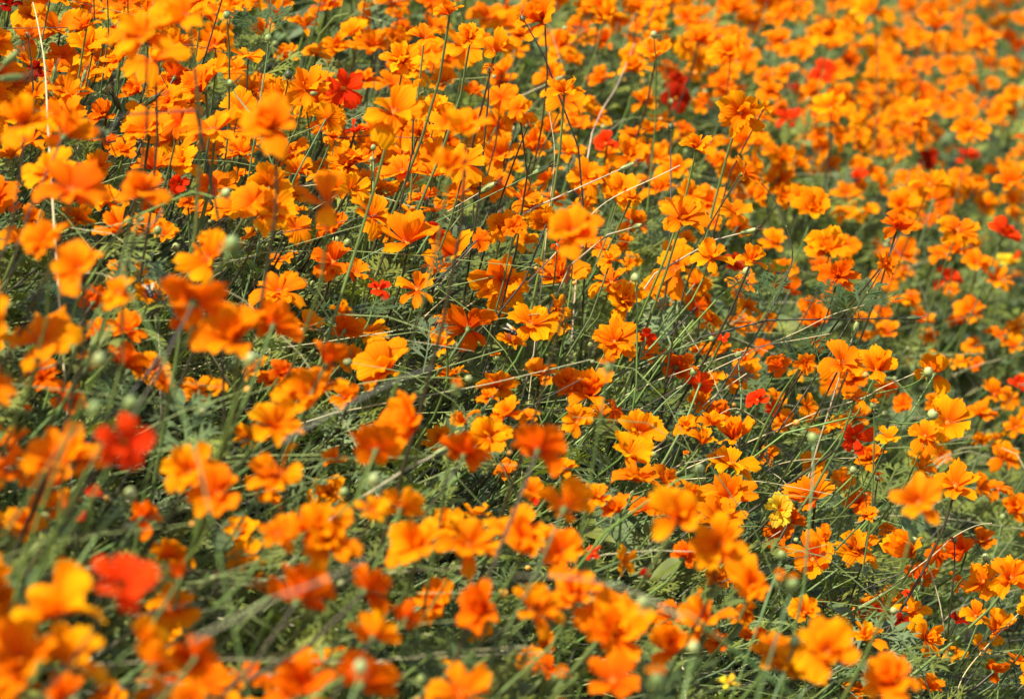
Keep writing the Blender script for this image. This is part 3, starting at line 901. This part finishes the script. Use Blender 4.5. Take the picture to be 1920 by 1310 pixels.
for q in parse(HEADS):
    x, y, w, k, tone, sx, sy = q.split()
    x, y, w, sx, sy = float(x), float(y), float(w), float(sx), float(sy)
    zc = canopy_depth(x, y)
    z = FPX * (.0085 if k in 'bo' else .015) / w
    z = float(np.clip(z, zc * .76, zc * 1.12))
    if abs(z - FOCUS) < .5 and y - .52 * x > -400 and not (x < 500 and y > 380):
        z = float(np.clip(FOCUS + random.uniform(-.1, .1), zc * .72, zc * 1.25))
    size = w * z / FPX
    tip = at(x, y, z)
    mid = at(sx, sy, z * random.uniform(.99, 1.03))
    gmid = float(ground_z(mid[0], mid[1])) + .02
    if mid[2] < gmid:
        mid[2] = gmid
    dr = tip - mid; ln = np.linalg.norm(dr); dr /= ln
    bx = mid[0] - dr[0] * .22 - .05; by = mid[1] + random.gauss(0, .05)
    base = np.array([bx, by, float(ground_z(bx, by)) - .01])
    axis = dr.copy()
    if k in 'bo':
        axis = dr * .6 + np.array([0, -.05, .5])
    axis /= np.linalg.norm(axis)
    S = {'b': size * 1.05, 'o': size * 1.05, 's': size * .78, 'h': size * .55, 'w': size * .5}[k]
    length = {'b': 1.0, 'o': 1.0, 's': 1.9, 'h': 1.0, 'w': 1.0}[k] * S
    foot = tip - axis * length * .5
    c1 = bezier(base, base + (mid - base) * .4 + np.array([-.02, 0, .06]), mid - dr * np.linalg.norm(mid - base) * .3, mid, 6)
    c2 = bezier(mid, mid + dr * ln * .35, foot - axis * ln * .3, foot + axis * .001, 8)
    curve = np.concatenate([c1[:-1], c2])
    nm, cat = head_names[k]
    tword = {'dark': "dark", 'pale': "pale", 'green': "green", 'red': "reddish"}[tone]
    shape = {'b': "round bud", 'o': "bud with orange tip", 's': "long pointed seed head", 'h': "bristly seed head", 'w': "shrivelled flower head"}[k]
    sz = "large " if w >= 24 else "tiny " if w <= 10 else ""
    lean = sx - x
    slope = "on upright stem" if abs(lean) < .35 * abs(sy - y) else "on slanting stem" if abs(lean) < 1.4 * abs(sy - y) else "on near-flat stem"
    root = thing(nm, unique_label(f"{sz}{tword} {shape} {slope}", x, y), cat, base, "buds and seed heads between the flowers")
    T0 = Matrix.Translation(Vector(-base))
    v, f = tube(curve - base, .0014, .0007, 5)
    smat = "stem_dark" if tone == 'dark' else "straw" if tone == 'pale' and k == 's' else "stem_green"
    link("stem", mesh_from("stem", v, f, [MAT[smat]]), root, None, (1.5, 1.5, 1.2) if tone == 'pale' and smat == "stem_green" else (1, 1, 1))
    B = basis(axis, random.uniform(0, 6))
    M = T0 @ mat4(B * S, foot)
    col = {'dark': (.25, .25, .3), 'pale': (1.15, 1.15, 1.2), 'green': (.75, .85, .7), 'red': (1.6, .35, .4)}[tone]
    if k in 'bo':
        link("bud_body", BUD, root, M, col)
        link("bract", BUD_BRACT, root, M)
        if k == 'o':
            for i in range(7):
                a = i / 7 * 6.283; e = R(68)
                rz = np.array([[math.cos(a), -math.sin(a), 0], [math.sin(a), math.cos(a), 0], [0, 0, 1]])
                ry = np.array([[math.cos(e), 0, -math.sin(e)], [0, 1, 0], [math.sin(e), 0, math.cos(e)]])
                link("petal", PM["orange"][i % len(KINDS)], root, T0 @ mat4(B @ rz @ ry * S * .95, foot + axis * S * .35), (.95, .85, 1))
    elif k == 's':
        link("capsule", CAPSULE, root, M, col)
        link("bract", CAPSULE_BRACT, root, M)
        link("withered_petal", WITHERED, root, M)
    elif k == 'h':
        link("capsule", BUD, root, M, col)
        link("bristle", BRISTLE, root, M)
    else:
        link("capsule", BUD, root, M, (.5, .4, .4))
        for i in range(8):
            a = i / 8 * 6.283 + random.gauss(0, .2); e = R(random.uniform(-60, 50))
            rz = np.array([[math.cos(a), -math.sin(a), 0], [math.sin(a), math.cos(a), 0], [0, 0, 1]])
            ry = np.array([[math.cos(e), 0, -math.sin(e)], [0, 1, 0], [math.sin(e), 0, math.cos(e)]])
            cc = (1.0, .35, .4) if tone == 'red' else (.9, 1.1, 3) if tone == 'pale' else (.45, .30, .6)
            link("withered_petal", PM["orange"][9], root, T0 @ mat4(B @ rz @ ry @ np.diag([S * 1.1, S * .8, S * 1.6]), foot + axis * S * .8), cc)


# ------------------------------------------------------------------ single stalks that show up in the photograph
# points along it | thickness px | depth flag (s focus, n close, c canopy) | material | label
STALKS = [
    ([(1190, 82), (1172, 125), (1155, 165), (1130, 205), (1110, 250)], 4, 'c', 'straw', "pinkish dry stalk sloping through the dense far flowers"),
    ([(1275, 310), (1225, 335), (1160, 365), (1120, 392), (1085, 430)], 4, 's', 'straw', "pale dry stalk leading to a knot above thin stems"),
    ([(1415, 330), (1455, 380), (1486, 470), (1470, 530), (1440, 590), (1410, 640)], 4, 's', 'stem_dark', "dark stem bending like a bow beside orange flowers"),
    ([(1690, 435), (1650, 510), (1600, 590), (1540, 690), (1480, 780), (1430, 850)], 5, 's', 'stem_dark', "very long dark diagonal stem with leaf whorls"),
    ([(1620, 572), (1560, 590), (1500, 620), (1430, 650)], 3, 's', 'straw', "thin straw-coloured stalk crossing the long dark diagonal stem"),
    ([(1560, 625), (1500, 636), (1430, 648), (1370, 665)], 3, 's', 'straw', "second thin straw-coloured stalk below the crossing one"),
    ([(1715, 700), (1650, 728), (1620, 745), (1540, 770), (1470, 800)], 4, 's', 'straw', "pale stalk rising towards a half closed orange flower"),
    ([(1605, 858), (1500, 862), (1440, 880), (1400, 930)], 3, 's', 'straw', "thin cream stalk arching flat below the torn red flower"),
    ([(1440, 880), (1475, 908), (1483, 945), (1474, 985), (1440, 1010)], 3, 's', 'straw', "cream stalk curling across the yellow gold flower"),
    ([(1612, 908), (1660, 938), (1690, 985), (1700, 1030)], 3, 's', 'stem_green', "bright green arched stalk running into a bowl-shaped flower"),
    ([(1745, 1070), (1762, 1130), (1770, 1190), (1762, 1230), (1740, 1280)], 4, 's', 'straw', "tall cream stalk bowed over dark broad leaves"),
    ([(62, 5), (72, 50), (84, 125), (90, 240)], 5, 'c', 'straw', "tall straw stalk standing among tall flowers"),
    ([(690, 1045), (600, 1090), (520, 1120), (440, 1160), (360, 1200)], 16, 'n', 'straw', "pale stick lying across a deep orange flower"),
    ([(810, 688), (740, 715), (660, 755), (595, 790), (530, 830)], 13, 'n', 'straw', "grey stick slanting under a large orange flower"),
    ([(960, 1078), (1060, 1082), (1130, 1092), (1210, 1118), (1280, 1160)], 12, 'n', 'straw', "pale blurred stick running level below a row of orange flowers"),
    ([(1240, 995), (1205, 1035), (1178, 1060), (1150, 1098), (1110, 1150)], 8, 's', 'straw', "forked dry stick standing in a green hollow"),
    ([(1180, 1058), (1225, 1070), (1262, 1112), (1270, 1160)], 6, 's', 'straw', "arched dry twig springing from a forked stick"),
    ([(1700, 1170), (1650, 1205), (1610, 1235), (1560, 1280)], 7, 's', 'stem_green', "pair-like pale green stalk under a drooping orange flower"),
    ([(1440, 800), (1380, 765), (1330, 790), (1280, 820)], 3, 's', 'straw', "thin bent straw above a layered orange flower"),
    ([(1400, 700), (1350, 735), (1290, 785), (1240, 830)], 4, 's', 'straw', "straight cream stalk slanting over a dark leafy gap"),
    ([(1300, 600), (1240, 670), (1180, 740), (1130, 790)], 6, 's', 'stem_green', "smooth green stem slanting down into a feathery plant"),
    ([(1000, 395), (960, 410), (900, 450), (840, 500), (770, 560)], 3, 's', 'stem_green', "thin green stem behind a flat open orange flower"),
    ([(890, 565), (840, 600), (790, 650), (740, 690)], 4, 's', 'straw', "cream stalk slanting past a deep orange back-turned flower"),
    ([(850, 545), (800, 590), (770, 630)], 4, 's', 'straw', "short cream stalk beside a longer one"),
    ([(600, 460), (540, 510), (480, 555)], 4, 's', 'stem_green', "short green stem over an orange flower crossed by a twig"),
    ([(470, 375), (468, 440), (475, 520)], 3, 's', 'straw', "upright straw-coloured stem above a blurred amber flower"),
    ([(845, 415), (760, 338), (690, 334)], 3, 's', 'straw', "thin level straw over a small closed bud"),
    ([(1030, 210), (1040, 290), (1030, 390)], 3, 's', 'straw', "pale upright stalk in front of tall orange flowers"),
    ([(640, 470), (520, 455), (430, 450)], 5, 's', 'stem_green', "pale green stem lying level with buds along it"),
    ([(1920, 1140), (1860, 1200), (1810, 1260), (1790, 1310)], 4, 's', 'straw', "long cream stalk in front of a ragged orange flower"),
    ([(1880, 1210), (1874, 1260), (1870, 1310)], 4, 's', 'stem_green', "upright pale green stem by a deep orange flower facing away"),
    ([(1860, 980), (1830, 985), (1790, 1005), (1750, 1040)], 3, 's', 'straw', "looped cream tendril under a row of orange flowers"),
    ([(270, 400), (230, 480), (250, 560), (300, 650)], 9, 'n', 'stem_green', "blurred green stalk winding between soft orange flowers"),
    ([(505, 0), (508, 40), (503, 71)], 2.5, 's', 'stem_dark', "fine dark stem rising from a small round bud"),
]
for pts, th, flag, mk, lab in STALKS:
    P = []
    x0, y0 = pts[0]
    xe, ye = pts[-1]
    z0 = canopy_depth(x0, y0); ze = canopy_depth(xe, ye)
    n = len(pts)
    for i, (x, y) in enumerate(pts):
        zc = canopy_depth(x, y)
        z = {'s': float(np.clip(FOCUS + .05, zc * .72, zc * 1.25)), 'n': zc * .78, 'c': zc * .97}[flag]
        P.append(at(x, y, z))
    P = np.array(P)
    end = P[-1]; d = P[-1] - P[-2]; d /= np.linalg.norm(d)
    bx, by = end[0] + d[0] * .48, end[1] + d[1] * .48
    gz0 = float(ground_z(bx, by)) - .01
    base = np.array([bx, by, gz0])
    # smooth the drawn run and carry it down to the soil
    dense = []
    ext = np.vstack([P[0] * 2 - P[1], P, P[-1] * 2 - P[-2]])
    for i in range(1, len(ext) - 2):
        p0, p1, p2, p3 = ext[i - 1:i + 3]
        for t in np.linspace(0, 1, 5)[:-1]:
            dense.append(.5 * ((2 * p1) + (-p0 + p2) * t + (2 * p0 - 5 * p1 + 4 * p2 - p3) * t * t + (-p0 + 3 * p1 - 3 * p2 + p3) * t ** 3))
    dense.append(P[-1])
    hgt = max(.02, end[2] - gz0)
    lying = "stick" in lab and "forked" not in lab       # lies across the plants
    if lying:
        base = P[-1].copy()
    dense = np.array(dense) if lying else np.vstack([np.array(dense), bezier(end, end + d * .18, base + np.array([0, 0, hgt * .3]) - d * .16, base, 7)[1:]])
    dense = dense[::-1]
    th = th * (.30 if flag == 'n' else .7)
    rad = th * np.mean([np.dot(p - CAMP, C_F) for p in P]) / FPX / 2
    root = thing("dry_stalk" if mk == 'straw' else "bare_stem", lab, "stalk", base, "single stalks between the flowers")
    v, f = tube(dense - base, rad * 1.15, rad * .7, 6)
    tnt = (.75, .75, .85) if "grey" in lab else (1.05, .85, .9) if "pinkish" in lab else (1.2, 1.15, 1.0)
    if mk == 'stem_green':
        tnt = (1.7, 1.6, 1.4)
    link("stem", mesh_from("stem", v, f, [MAT[mk]]), root, None, tnt)
    # a node or two along the stem
    nb, nt_ = bud_shape()
    for t in (.55, .8):
        p = dense[int(t * (len(dense) - 1))]
        link("node", BUD, root, Matrix.Translation(Vector(-base)) @ mat4(basis((0.2, 0, 1)) * rad * 2.6, p - np.array([0, 0, rad * 1.2])), (.7, .7, .6))
    if "whorls" in lab or mk == 'stem_dark':
        for t in (.55, .72) if "whorls" in lab else (.45,):
            p = dense[int(t * (len(dense) - 1))]
            for q in range(5 if "whorls" in lab else 3):
                a = q * 1.26 + t * 3
                xx = np.array([math.cos(a), math.sin(a), .45]); xx /= np.linalg.norm(xx)
                zz = np.cross(xx, np.array([-math.sin(a), math.cos(a), 0])); zz = zz if zz[2] > 0 else -zz
                link("leaf", LEAF_MESH[q % 4], root, Matrix.Translation(Vector(-base)) @ mat4(np.stack([xx, np.cross(zz, xx), zz], 1) * .055, p), (.9, .95, .9))


# ------------------------------------------------------------------ small black insects on flowers
def ellipsoid(c, r, seg=8, rings=6):
    V, T = [], []
    for i in range(rings + 1):
        a = math.pi * i / rings
        for j in range(seg):
            b = 2 * math.pi * j / seg
            V.append((c[0] + r[0] * math.sin(a) * math.cos(b), c[1] + r[1] * math.sin(a) * math.sin(b), c[2] + r[2] * math.cos(a)))
    for i in range(rings):
        for j in range(seg):
            a = i * seg + j; b = i * seg + (j + 1) % seg
            T += [(a, a + seg, b + seg), (a, b + seg, b)]
    return np.array(V), np.array(T, np.int32)


for x, y, off, lab in ((958, 622, .0, "small black insect sitting on a flat orange flower"), (281, 548, .0, "black insect inside a small orange flower behind a twig"),
                       (512, 124, .0, "round black insect on an orange flower by a tall bud stem")):
    best = min(flower_positions, key=lambda t: math.hypot(t[0] - x, t[1] - y))
    p = at(x, y, best[3] - .018)
    root = thing("insect", lab, "insect", p, "black insects on the flowers")
    s = .0045
    parts = {"abdomen": ((-1.1, 0, 0), (1.25, .75, .75)), "thorax": ((.5, 0, .1), (.75, .7, .7)), "head": ((1.35, 0, 0), (.45, .5, .45))}
    Rm = mat4(basis((0.1, -.3, 1), random.uniform(0, 6)) * s, (0, 0, 0))
    for nm, (c, r_) in parts.items():
        v, t = ellipsoid(c, r_)
        link(nm, mesh_from(nm, v, t, [MAT["insect"]]), root, Rm)
    for sgn in (-1, 1):
        v = np.array([(.4, .2 * sgn, .7), (-.6, .9 * sgn, .95), (-2.0, 1.3 * sgn, .9), (-1.8, .6 * sgn, .85)]); t = np.array([(0, 1, 2), (0, 2, 3)])
        link("wing", mesh_from("wing", v, t, [MAT["straw"]]), root, Rm)
        for q in (-.3, .4, 1.0):
            v, f = tube([(q, .3 * sgn, -.2), (q, 1.0 * sgn, .1), (q - .1, 1.5 * sgn, -1.0)], .09, .06, 3)
            link("leg", mesh_from("leg", v, f, [MAT["insect"]]), root, Rm)


# ------------------------------------------------------------------ the mass of further flowers (past the largest three hundred)
def template_flower(seed, double):
    r = np.random.default_rng(seed)
    V, F, U, off = [], [], [], 0
    n = int(r.choice([7, 8, 8]))
    rings = [(n, 1.0, 16)] + ([(n - 1, .78, 42), (4, .5, 65)] if double else [(3, .8, 40)] if seed % 2 else [])
    for k, sc, el in rings:
        for i in range(k):
            pv, pf, pu = PETALS[int(r.integers(len(PETALS)))]
            a = (i + r.normal(0, .12)) / k * 6.283; e = R(el + r.normal(0, 12)); s = sc * r.uniform(.88, 1.08)
            rz = np.array([[math.cos(a), -math.sin(a), 0], [math.sin(a), math.cos(a), 0], [0, 0, 1]])
            ry = np.array([[math.cos(e), 0, -math.sin(e)], [0, 1, 0], [math.sin(e), 0, math.cos(e)]])
            V.append((rz @ ry @ (pv * np.array([s, s * 1.05, s])).T).T); F.append(pf + off); U.append(pu); off += len(pv)
    return np.concatenate(V), np.concatenate(F), np.concatenate(U)


TF = [template_flower(i, i % 4 == 3) for i in range(8)]
mass_V, mass_F, mass_U, mass_T = [], [], [], []
stemV, stemF, stemT = [], [], []
capV, capF, capT = [], [], []
mo, so, co = 0, 0, 0


def add_stem(pts, r0, r1, col, sides=4):
    global so
    v, f = tube(pts, r0, r1, sides)
    stemV.append(v); stemF.append(f + so); stemT.append(np.tile(col, (len(v), 1))); so += len(v)


N_LISTED = len(flower_positions)


def mass_flower(px, py, off, face=None, D=None, z=None):
    global mo
    listed = z is not None
    z = z if listed else canopy_depth(px, py, off)
    if z > 14 or z < 1.0:
        return False
    for (a, b, w, zz) in flower_positions[:N_LISTED]:
        if not listed and z < zz + .02 and abs(a - px) < .5 * w + 28 and abs(b - py) < .4 * w + 22:
            return False
    head = at(px, py, z)
    k = TF[random.randrange(len(TF))]
    ax = np.array(FACES[face or random.choices('ucblr', (3, 6, 1, .6, .6))[0]]) + rng.normal(0, .3, 3)
    ax /= np.linalg.norm(ax)
    B = basis(ax, random.uniform(0, 6.28))
    L = (D or random.uniform(.036, .056)) * .55
    v = (B @ (k[0] * L).T).T + head
    mass_V.append(v); mass_F.append(k[1] + mo); mass_U.append(k[2]); mo += len(v)
    hue = random.choices(((1, 1, 1), (1.02, 1.2, 1.2), (.93, .65, .6), (.85, .18, .7)), (6, 2.4, 1.4, .03))[0]
    mass_T.append(np.tile(np.array(hue) * [1, random.uniform(.85, 1.12), 1], (len(v), 1)))
    base, curve = stem_curve(head - ax * L * .1, ax, px, py, 7)
    c = np.array(random.choice(((.10, .16, .04), (.08, .13, .035), (.045, .04, .02), (.14, .18, .06))))
    add_stem(curve, .0016, .0010, c)
    flower_positions.append((px, py, L * 2 * FPX / z, z))
    return True


def too_close(px, py, k):
    for (a, b, w, z) in flower_positions:
        if abs(a - px) < w and (a - px) ** 2 + ((b - py) * 1.5) ** 2 < (k * w) ** 2:
            return True
    return False


def fill(n, box, k, off, keep, size=None):
    made = tries = 0
    while made < n and tries < n * 40:
        tries += 1
        px, py = random.uniform(box[0], box[2]), random.uniform(box[1], box[3])
        if random.random() > keep(px, py) or too_close(px, py, k):
            continue
        made += mass_flower(px, py, random.uniform(*off), D=random.uniform(*size) if size else None)


for (x, y, w, code) in org_items:
    if (x, y, w, code) in to_mass:
        z_, D_, _ = depth_for(x, y, w, code[1:])
        mass_flower(x, y, 0, code[0] if code[0] != 'f' else 'c', D_ * 1.08, z_)
inframe = lambda x, y: 0 < x < 1920 and 0 < y < 1310
t_of = lambda x, y: y - .52 * x
# dense far part, thinning out towards the near green hollows
fill(760, (-250, -60, 2170, 480), .33, (-.10, .08), lambda x, y: np.clip(1.0 - (y - 230) / 230, .03, 1) * np.clip(1 - (t_of(x, y) - 50) / 450, .15, 1))
small = (.026, .044)
fill(130, (200, 250, 2170, 800), .46, (-.14, .0), lambda x, y: np.clip(.35 + (-t_of(x, y)) / 700, .05, 1), small)
fill(130, (-300, 300, 2200, 1400), .56, (-.18, -.06), lambda x, y: .5, small)
fill(90, (-500, 300, -20, 1400), .5, (-.08, .15), lambda x, y: 1)
fill(90, (1940, 200, 2500, 1400), .5, (-.08, .12), lambda x, y: 1)
fill(50, (-300, 1340, 2200, 1650), .5, (-.12, .06), lambda x, y: 1)

mm = mesh_from("flower_mass", np.concatenate(mass_V), np.concatenate(mass_F), [MAT["petal_mass"]], uvs=np.concatenate(mass_U), tint=np.concatenate(mass_T))
fm = link("flower_mass", mm)
fm["kind"] = "stuff"; fm["category"] = "flowers"
fm["label"] = "countless small orange flowers filling the gaps and the far part of the bank"


# ------------------------------------------------------------------ foliage: leafy stems over the whole bank
leafV, leafT, leafC = [], [], []
lo_ = 0


def scatter_leaves(tmpl, P, X, Z, S, C):
    """Many copies of one leaf: position P, direction X, face normal Z, length S, colour C (arrays)."""
    global lo_
    v, t = tmpl
    Y = np.cross(Z, X)
    M = np.stack([X, Y, Z], axis=2) * S[:, None, None]
    W = np.einsum('nij,vj->nvi', M, v) + P[:, None, :]
    n, nv = W.shape[:2]
    leafV.append(W.reshape(-1, 3)); leafC.append(np.repeat(C, nv, axis=0))
    leafT.append((t[None] + (np.arange(n) * nv)[:, None, None]).reshape(-1, 3) + lo_)
    lo_ += n * nv


def green(n, blue=.33):
    r = rng.random((n, 1))
    a = np.array([.120, .155, .026]); b = np.array([.235, .260, .042]); c = np.array([.125, .170, .060])
    col = a + (b - a) * r
    m = rng.random((n, 1)) < blue
    col = np.where(m, c * (.8 + .5 * r), col)
    return col * rng.uniform(.75, 1.2, (n, 1))


def plants(n, y0, y1, power, leaves, tmpl, lsize, r0, sides, hmin, hmax, nseg):
    """Leafy stems at random on the ground, denser where close, with leaves set along them."""
    P, X, Z, S, which = [], [], [], [], []
    u = rng.random(n)
    yy = y0 * (y1 / y0) ** u if power == 1 else (y0 ** (1 - power) + u * (y1 ** (1 - power) - y0 ** (1 - power))) ** (1 / (1 - power))
    for y in yy:
        half = .23 * y + .55
        x = rng.uniform(-half, half) - .1
        gz0 = float(ground_z(x, y))
        px, py, _ = project(np.array([x, y, gz0 + .4]))
        wd = wind(np.clip(px, 0, 1920), np.clip(py, 0, 1310)) * rng.uniform(.5, 1.5)
        h = rng.uniform(hmin, hmax)
        base = np.array([x - wd * .6, y, float(ground_z(x - wd * .6, y)) - .01])
        top = np.array([x + wd * .4, y + rng.normal(0, .06), float(ground_z(x + wd * .4, y)) + h])
        hh = top[2] - base[2]
        pts = bezier(base, base + np.array([wd * .15 + rng.normal(0, .03), rng.normal(0, .04), abs(hh) * .5 + .05]),
                     top - np.array([wd * .6, rng.normal(0, .03), hh * .25]), top, nseg)
        q = rng.random()
        c = np.array([.16, .195, .045]) * rng.uniform(.7, 1.4) if q < .76 else np.array([.06, .052, .022]) if q < .86 else np.array([.30, .27, .14]) * rng.uniform(.6, 1.2)
        add_stem(pts, r0, r0 * .5, c, sides)
        for k in range(leaves):
            t = rng.uniform(.22, .98); f = t * (nseg - 1); i = int(f); w = f - i
            p = pts[i] * (1 - w) + pts[min(i + 1, nseg - 1)] * w
            a = rng.uniform(0, 6.283)
            d = np.array([math.cos(a) + .35, math.sin(a), rng.uniform(-.15, .9)]); d /= np.linalg.norm(d)
            side = np.array([-d[1], d[0], 0]); side /= np.linalg.norm(side) + 1e-9
            z = np.cross(d, side); z = z if z[2] > 0 else -z
            tilt = rng.normal(0, .5); z = z * math.cos(tilt) + side * math.sin(tilt)
            P.append(p); X.append(d); Z.append(z); S.append(rng.uniform(*lsize)); which.append(rng.integers(len(tmpl)))
    P, X, Z, S, which = map(np.array, (P, X, Z, S, which))
    for k in range(len(tmpl)):
        m = which == k
        scatter_leaves(tmpl[k], P[m], X[m], Z[m], S[m], green(int(m.sum())))


plants(2000, 1.0, 4.6, 1.0, 8, LEAF, (.040, .090), .0013, 4, .18, .45, 8)
plants(2400, 4.2, 13.0, 1.0, 5, LEAF_LO, (.07, .15), .0020, 3, .20, .43, 6)

# broad smooth leaves low down
bl_v, bl_t = [], []
for i in range(7):
    t = i / 6; w = .17 * math.sin(math.pi * min(t * 1.02 + .03, 1)) ** .8
    bl_v += [(t, -w, .3 * t - .35 * t * t + .04), (t, 0, .3 * t - .35 * t * t), (t, w, .3 * t - .35 * t * t + .04)]
for i in range(6):
    for j in range(2):
        a = i * 3 + j
        bl_t += [(a, a + 3, a + 1), (a + 1, a + 3, a + 4)]
BROAD = (np.array(bl_v), np.array(bl_t, np.int32))
n = 1400
y = (1.0 + rng.random(n) ** 1.5 * 5.0); x = rng.uniform(-1, 1, n) * (.23 * y + .5)
P = np.stack([x, y, ground_z(x, y) + rng.uniform(.04, .36, n)], 1)
a = rng.uniform(0, 6.283, n)
X = np.stack([np.cos(a), np.sin(a), rng.uniform(-.1, .7, n)], 1); X /= np.linalg.norm(X, axis=1)[:, None]
sd = np.stack([-X[:, 1], X[:, 0], np.zeros(n)], 1); sd /= np.linalg.norm(sd, axis=1)[:, None]
Z = np.cross(X, sd); Z *= np.sign(Z[:, 2:3]); tl = rng.normal(0, .4, n)[:, None]; Z = Z * np.cos(tl) + sd * np.sin(tl)
scatter_leaves(BROAD, P, X, Z, rng.uniform(.05, .11, n), green(n, .6))

# wiry bare side stems and thin grass blades that cross between the plants
for i in range(1700):
    y = 1.1 + rng.random() ** 1.2 * 3.6
    x = rng.uniform(-1, 1) * (.22 * y + .35)
    px, py, _ = project(np.array([x, y, float(ground_z(x, y)) + .4]))
    wd = wind(np.clip(px, 0, 1920), np.clip(py, 0, 1310)) * rng.uniform(.3, 1.9) * rng.choice([1, 1, 1, -.5])
    h = rng.uniform(.22, .53)
    top = np.array([x, y, float(ground_z(x, y)) + h])
    bx = x - wd
    base = np.array([bx, y + rng.normal(0, .08), float(ground_z(bx, y)) - .01])
    pts = bezier(base, base + np.array([wd * .1, 0, h * .7]), top - np.array([wd * .7, rng.normal(0, .04), rng.uniform(-.08, .12)]), top, 9)
    q = rng.random()
    c = np.array([.20, .25, .06]) if q < .60 else np.array([.42, .38, .18]) if q < .86 else np.array([.045, .04, .02])
    add_stem(pts, rng.uniform(.0008, .0014), .0005, c * rng.uniform(.75, 1.25), 4)
    if q < .22:
        b = bv * .0075 * rng.uniform(.6, 1.25)
        b = (basis(pts[-1] - pts[-2]) @ b.T).T + pts[-1]
        capV.append(b); capF.append(bt + co); co += len(b)
        capT.append(np.tile(np.array([.30, .32, .10] if rng.random() < .6 else [.55, .25, .03]) * rng.uniform(.6, 1.3), (len(b), 1)))

lm = mesh_from("foliage", np.concatenate(leafV), np.concatenate(leafT), [MAT["leaf_mass"]], tint=np.concatenate(leafC), smooth=False)
fo = link("foliage", lm)
fo["kind"] = "stuff"; fo["category"] = "foliage"; fo["label"] = "feathery green leaves of the flower plants covering the whole bank"
sm_ = mesh_from("stem_tangle", np.concatenate(stemV), np.concatenate(stemF), [MAT["stem_mass"]], tint=np.concatenate(stemT))
st = link("undergrowth", sm_)
st["kind"] = "stuff"; st["category"] = "stems"; st["label"] = "tangle of thin green, brown and straw stems between the flowers"
cm = mesh_from("small_buds", np.concatenate(capV), np.concatenate(capF), [MAT["stem_mass"]], tint=np.concatenate(capT))
cb = link("bud_scatter", cm)
cb["kind"] = "stuff"; cb["category"] = "buds"; cb["label"] = "tiny green and orange buds scattered on thin side stems"
print("objects", len(scene.objects), "orange", len(org_items), "leaf tris", sum(len(t) for t in leafT), "stem quads", sum(len(t) for t in stemF), "mass quads", sum(len(t) for t in mass_F))
